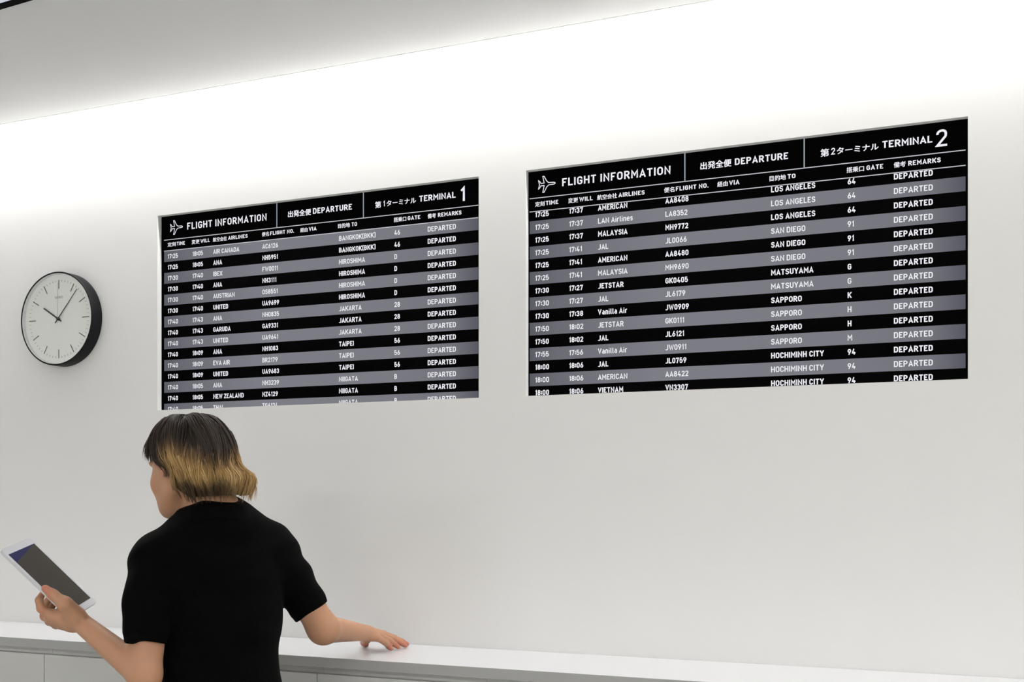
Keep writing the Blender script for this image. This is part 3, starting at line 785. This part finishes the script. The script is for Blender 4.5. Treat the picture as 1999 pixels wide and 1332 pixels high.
# ------------------------------------------------------------------ hair
def hairpoint(phi, t, off=0.0):
    """phi: 0 at the face, +pi/2 the side towards the lens; t: 0 crown .. 1 ends"""
    a = abs(phi)
    hem = np.interp(a, [0, .5, .85, 1.15, 1.35, 1.55, 1.75, 1.9, 2.05, 2.3, 3.15], [.040, .034, .020, .010, -.002, -.028, -.046, -.064, -.088, -.104, -.108])
    ca_, sa_ = math.cos(phi), math.sin(phi)
    rf = .113 if ca_ > 0 else .110; rl = .090
    rad = 1/math.sqrt((ca_/rf)**2+(sa_/rl)**2)
    top = .111; Ld = math.pi/2*top*.95
    L = t*(Ld-hem) if hem < 0 else t*Ld*(math.acos(min(1, hem/top))/(math.pi/2))
    if L < Ld:
        th = L/Ld*math.pi/2; r = rad*math.sin(th)**.90; u = top*math.cos(th)
    else:
        u = -(L-Ld); r = rad
    if u < 0:
        dn_ = -u
        r -= .012*math.sin(min(dn_/.06, 1)*math.pi)
        # the back flicks out most on the side away from the turned face
        w_ = math.exp(-((((phi+2.45)+math.pi) % (2*math.pi)-math.pi)/.75)**2)
        x = max(0, (dn_+.010)/.056)
        r += (.003+.036*w_)*(x**1.4 if x < 1 else 1-.45*(x-1))
        r -= .012*(1-w_)*max(0, (dn_-.05)/.04)
        r -= .012*np.clip((2.0-a)/.4, 0, 1)*min(1, dn_/.02)
    r += off
    return hp(r*ca_-.008, r*sa_, u+.004+off*.5*max(0, u)/top)

def swept(phi, tt):
    # lengths combed back from the temples
    return phi-math.copysign(.75*math.exp(-((abs(phi)-1.85)/.60)**2), phi)*(1-min(1, max(0, tt)))**.8

def hair(t):
    NP, NT = 160, 50
    M_hair = mat('hair', (.1, .06, .03, 1), .5, .30, attr='tint')
    dark = np.array(S(56, 46, 40)[:3]); brown = np.array(S(104, 78, 52)[:3]); gold = np.array(S(178, 142, 90)[:3]); pale = np.array(S(216, 186, 136)[:3])
    def colour(phi, tt, u, rnd):
        # dyed hair: dark roots over the crown, golden lengths, dark again in the under-layer at the nape
        wr = lambda c: (phi-c+math.pi) % (2*math.pi)-math.pi
        b = .046 - .046*math.exp(-(wr(2.95)/.50)**2) + .005*math.sin(phi*7) + .007*rnd
        k = float(np.clip((b-u)/.042, 0, 1))*float(np.clip((abs(phi)-1.60)/.26, 0.04, 1))
        c = dark*(1-min(1, k*2))+brown*min(1, k*2) if k < .5 else brown*(1-(k*2-1))+gold*(k*2-1)
        m = min(1, max(0, rnd)*.5)*k
        c = c*(1-m)+pale*m
        nape = float(np.clip((-u-.042-.020*max(0, wr(2.2))+.006*math.sin(phi*9))/.022, 0, 1))*math.exp(-(wr(2.60)/.85)**4)
        return c*(1-.90*nape)+np.array(S(58, 38, 22)[:3])*.55*nape
    V = []; C = []; Q = []
    for side, off in ((0, -.007), (1, -.020)):
        for i in range(NP):
            phi = -math.pi+2*math.pi*i/NP
            for j in range(NT):
                tt = j/(NT-1)*.95
                groove = .0022*math.sin(phi*37+2.5*math.sin(3*tt+phi*2))*min(1, tt*3)
                p = hairpoint(swept(phi, tt), tt, off+(groove if side == 0 else 0)-.004*tt*side)
                V.append(p)
                c = colour(swept(phi, tt), tt, (p-HC)@Uh, .4*math.sin(phi*23)-.3)
                C.append(c*(.70-.25*max(0, tt-.7)/.3))
    for side in (0, 1):
        b0 = side*NP*NT
        for i in range(NP):
            for j in range(NT-1):
                a = b0+i*NT+j; b = b0+((i+1) % NP)*NT+j
                f = (a, a+1, b+1, b); Q.append(f if side == 0 else f[::-1])
    for i in range(NP):
        a = i*NT+NT-1; b = ((i+1) % NP)*NT+NT-1
        Q.append((a, a+NP*NT, b+NP*NT, b))
    hb = np_mesh('hair', np.array(V), np.array(Q), M_hair, t, np.array(C))
    # locks: clumps of strands that wave, gather and curl at the ends
    V = []; C = []; Q = []
    for ck in range(330):
        phi_c = -math.pi+2*math.pi*(ck+RNG.uniform(-.4, .4))/330*1.0
        phi_c = RNG.uniform(-math.pi, math.pi) if ck % 3 else phi_c
        long_ = RNG.random() < .75
        tc0 = RNG.uniform(.0, .35) if long_ else RNG.uniform(.3, .7)
        tc1 = RNG.uniform(.92, 1.05)
        amp = RNG.uniform(.03, .110)*(1 if abs(phi_c) > 1.3 else .4); ph = RNG.uniform(0, 6.28); sw = RNG.normal()*.10
        if abs(phi_c) < 1.3: sw = abs(sw)*np.sign(phi_c)*.8
        curl = RNG.uniform(-.012, .012) if abs(phi_c) > 1.5 else RNG.uniform(-.003, .003)
        rnd_c = RNG.normal()*.7; lift_c = abs(RNG.normal())*.003
        for s in range(13):
            sp = RNG.normal()*.050; t0 = max(0.01, tc0+RNG.uniform(-.08, .1)); t1 = tc1+RNG.uniform(-.08, .04)
            rnd = rnd_c+RNG.normal()*.35; lift = lift_c+abs(RNG.normal())*.0012; w0 = RNG.uniform(.0008, .0019); nseg = 16; start = len(V)
            fly = RNG.uniform(.003, .012)*(RNG.random() < .06)
            P = []; PH = []
            for j in range(nseg):
                u_ = j/(nseg-1); tt = t0+(t1-t0)*u_
                gather = 1-.85*max(0, u_-.3)/.7
                phi = phi_c+sp*gather+(sw*u_+amp*math.sin(ph+8*tt)*min(1, tt*1.3))
                PH.append((swept(phi, tt)+math.pi) % (2*math.pi)-math.pi)
                env = min(1, u_*5)
                e = max(0, u_-.65)/.35
                P.append(hairpoint(swept(phi, tt), min(tt, 1.0), -.0068+(.0055+lift)*env+curl*e*e+fly*u_**2)+(-Uh*(tt-1)*.10 if tt > 1 else 0))
            P = np.array(P); Tn = np.gradient(P, axis=0); Tn /= np.linalg.norm(Tn, axis=1)[:, None]+1e-9
            out = P-HC; out /= np.linalg.norm(out, axis=1)[:, None]
            side = np.cross(Tn, out); side /= np.linalg.norm(side, axis=1)[:, None]+1e-9
            for j in range(nseg):
                u_ = j/(nseg-1); wd = w0*(.35+.65*math.sin(math.pi*min(1, .15+u_*.8)))*(1 if u_ < .75 else 1-(u_-.75)*3.9)
                c = colour(PH[j], u_, (P[j]-HC)@Uh, rnd)*np.clip(1+.10*rnd, .6, 1.4)
                for dv_ in (side[j]*wd, out[j]*wd*.8, -side[j]*wd): V.append(P[j]+dv_); C.append(np.clip(c, .002, 1))
            for j in range(nseg-1):
                for k in range(3):
                    a = start+j*3+k; b = start+j*3+(k+1) % 3; Q.append((a, b, b+3, a+3))
    o = np_mesh('hair_lock', np.array(V), np.array(Q), M_hair, hb, np.array(C)); o['kind'] = 'stuff'

person()

# ------------------------------------------------------------------ tablet
def tablet():
    e1 = dirv(.693, -.713, .100); e1 /= np.linalg.norm(e1)
    e2 = dirv(.005, .145, .99); e2 -= e1*(e1@e2); e2 /= np.linalg.norm(e2)
    n = np.cross(e1, e2); n *= (1 if n@dirv(0, 0, 1) < 0 else -1); n /= np.linalg.norm(n)
    Lh, Wh = .107, .076
    c = CAM+RIGHT*-1.050-UP*.177+FWD*2.58
    t = empty('tablet', c, 'white-framed tablet computer with a dark screen, held in the left hand', 'tablet')
    def slab(name, m, a0, a1, b0, b1, h0, h1, rad=0.0, cc=None):
        pts = []
        for (sx_, sy_, st) in ((a1, b1, 0), (a0, b1, 90), (a0, b0, 180), (a1, b0, 270)):
            if rad <= 0: pts.append((sx_, sy_)); continue
            ox, oy = sx_-math.copysign(rad, sx_-(a0+a1)/2), sy_-math.copysign(rad, sy_-(b0+b1)/2)
            for k in range(7):
                a = math.radians(st+15*k); pts.append((ox+rad*math.cos(a), oy+rad*math.sin(a)))
        P = [c+e1*x+e2*y+n*h0 for x, y in pts]
        if (np.cross(e1, e2)@n) < 0: P = P[::-1]
        return MB().prism(P, n*(h1-h0)).build(name, m, t)
    M_al = mat('tablet_shell', S(200, 202, 206), .35, metal=.6)
    M_bz = mat('tablet_bezel', S(232, 232, 238), .2, .5)
    M_sc = mat('tablet_screen', S(60, 56, 50), .5, .15, emit=S(30, 28, 25), es=1)
    M_bl = mat('tablet_painted_reflection', S(20, 20, 50), .5, .15, emit=S(30, 30, 66), es=1)
    slab('shell', M_al, -Lh, Lh, -Wh, Wh, -.0065, -.0008, .010)
    slab('bezel', M_bz, -Lh+.0006, Lh-.0006, -Wh+.0006, Wh-.0006, -.0008, 0, .010)
    slab('screen', M_sc, -Lh+.017, Lh-.017, -Wh+.009, Wh-.009, 0, .0003)
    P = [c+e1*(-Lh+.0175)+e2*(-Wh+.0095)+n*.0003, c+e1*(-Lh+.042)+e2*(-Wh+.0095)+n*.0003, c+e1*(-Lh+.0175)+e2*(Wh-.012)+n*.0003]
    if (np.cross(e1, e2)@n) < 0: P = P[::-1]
    MB().prism(P, n*.0002).build('painted_reflection', M_bl, t)  # bluish triangle: a reflection on the glass painted as a flat piece
    hbp = c+e1*(Lh-.010)+n*.0001
    ring = [hbp+(e1*math.cos(a)+e2*math.sin(a))*.005 for a in np.linspace(0, 2*math.pi, 21)[:-1]]
    if (np.cross(e1, e2)@n) < 0: ring = ring[::-1]
    MB().prism(ring, n*.0003).build('home_button', mat('tablet_button', S(210, 210, 216), .3), t)
tablet()
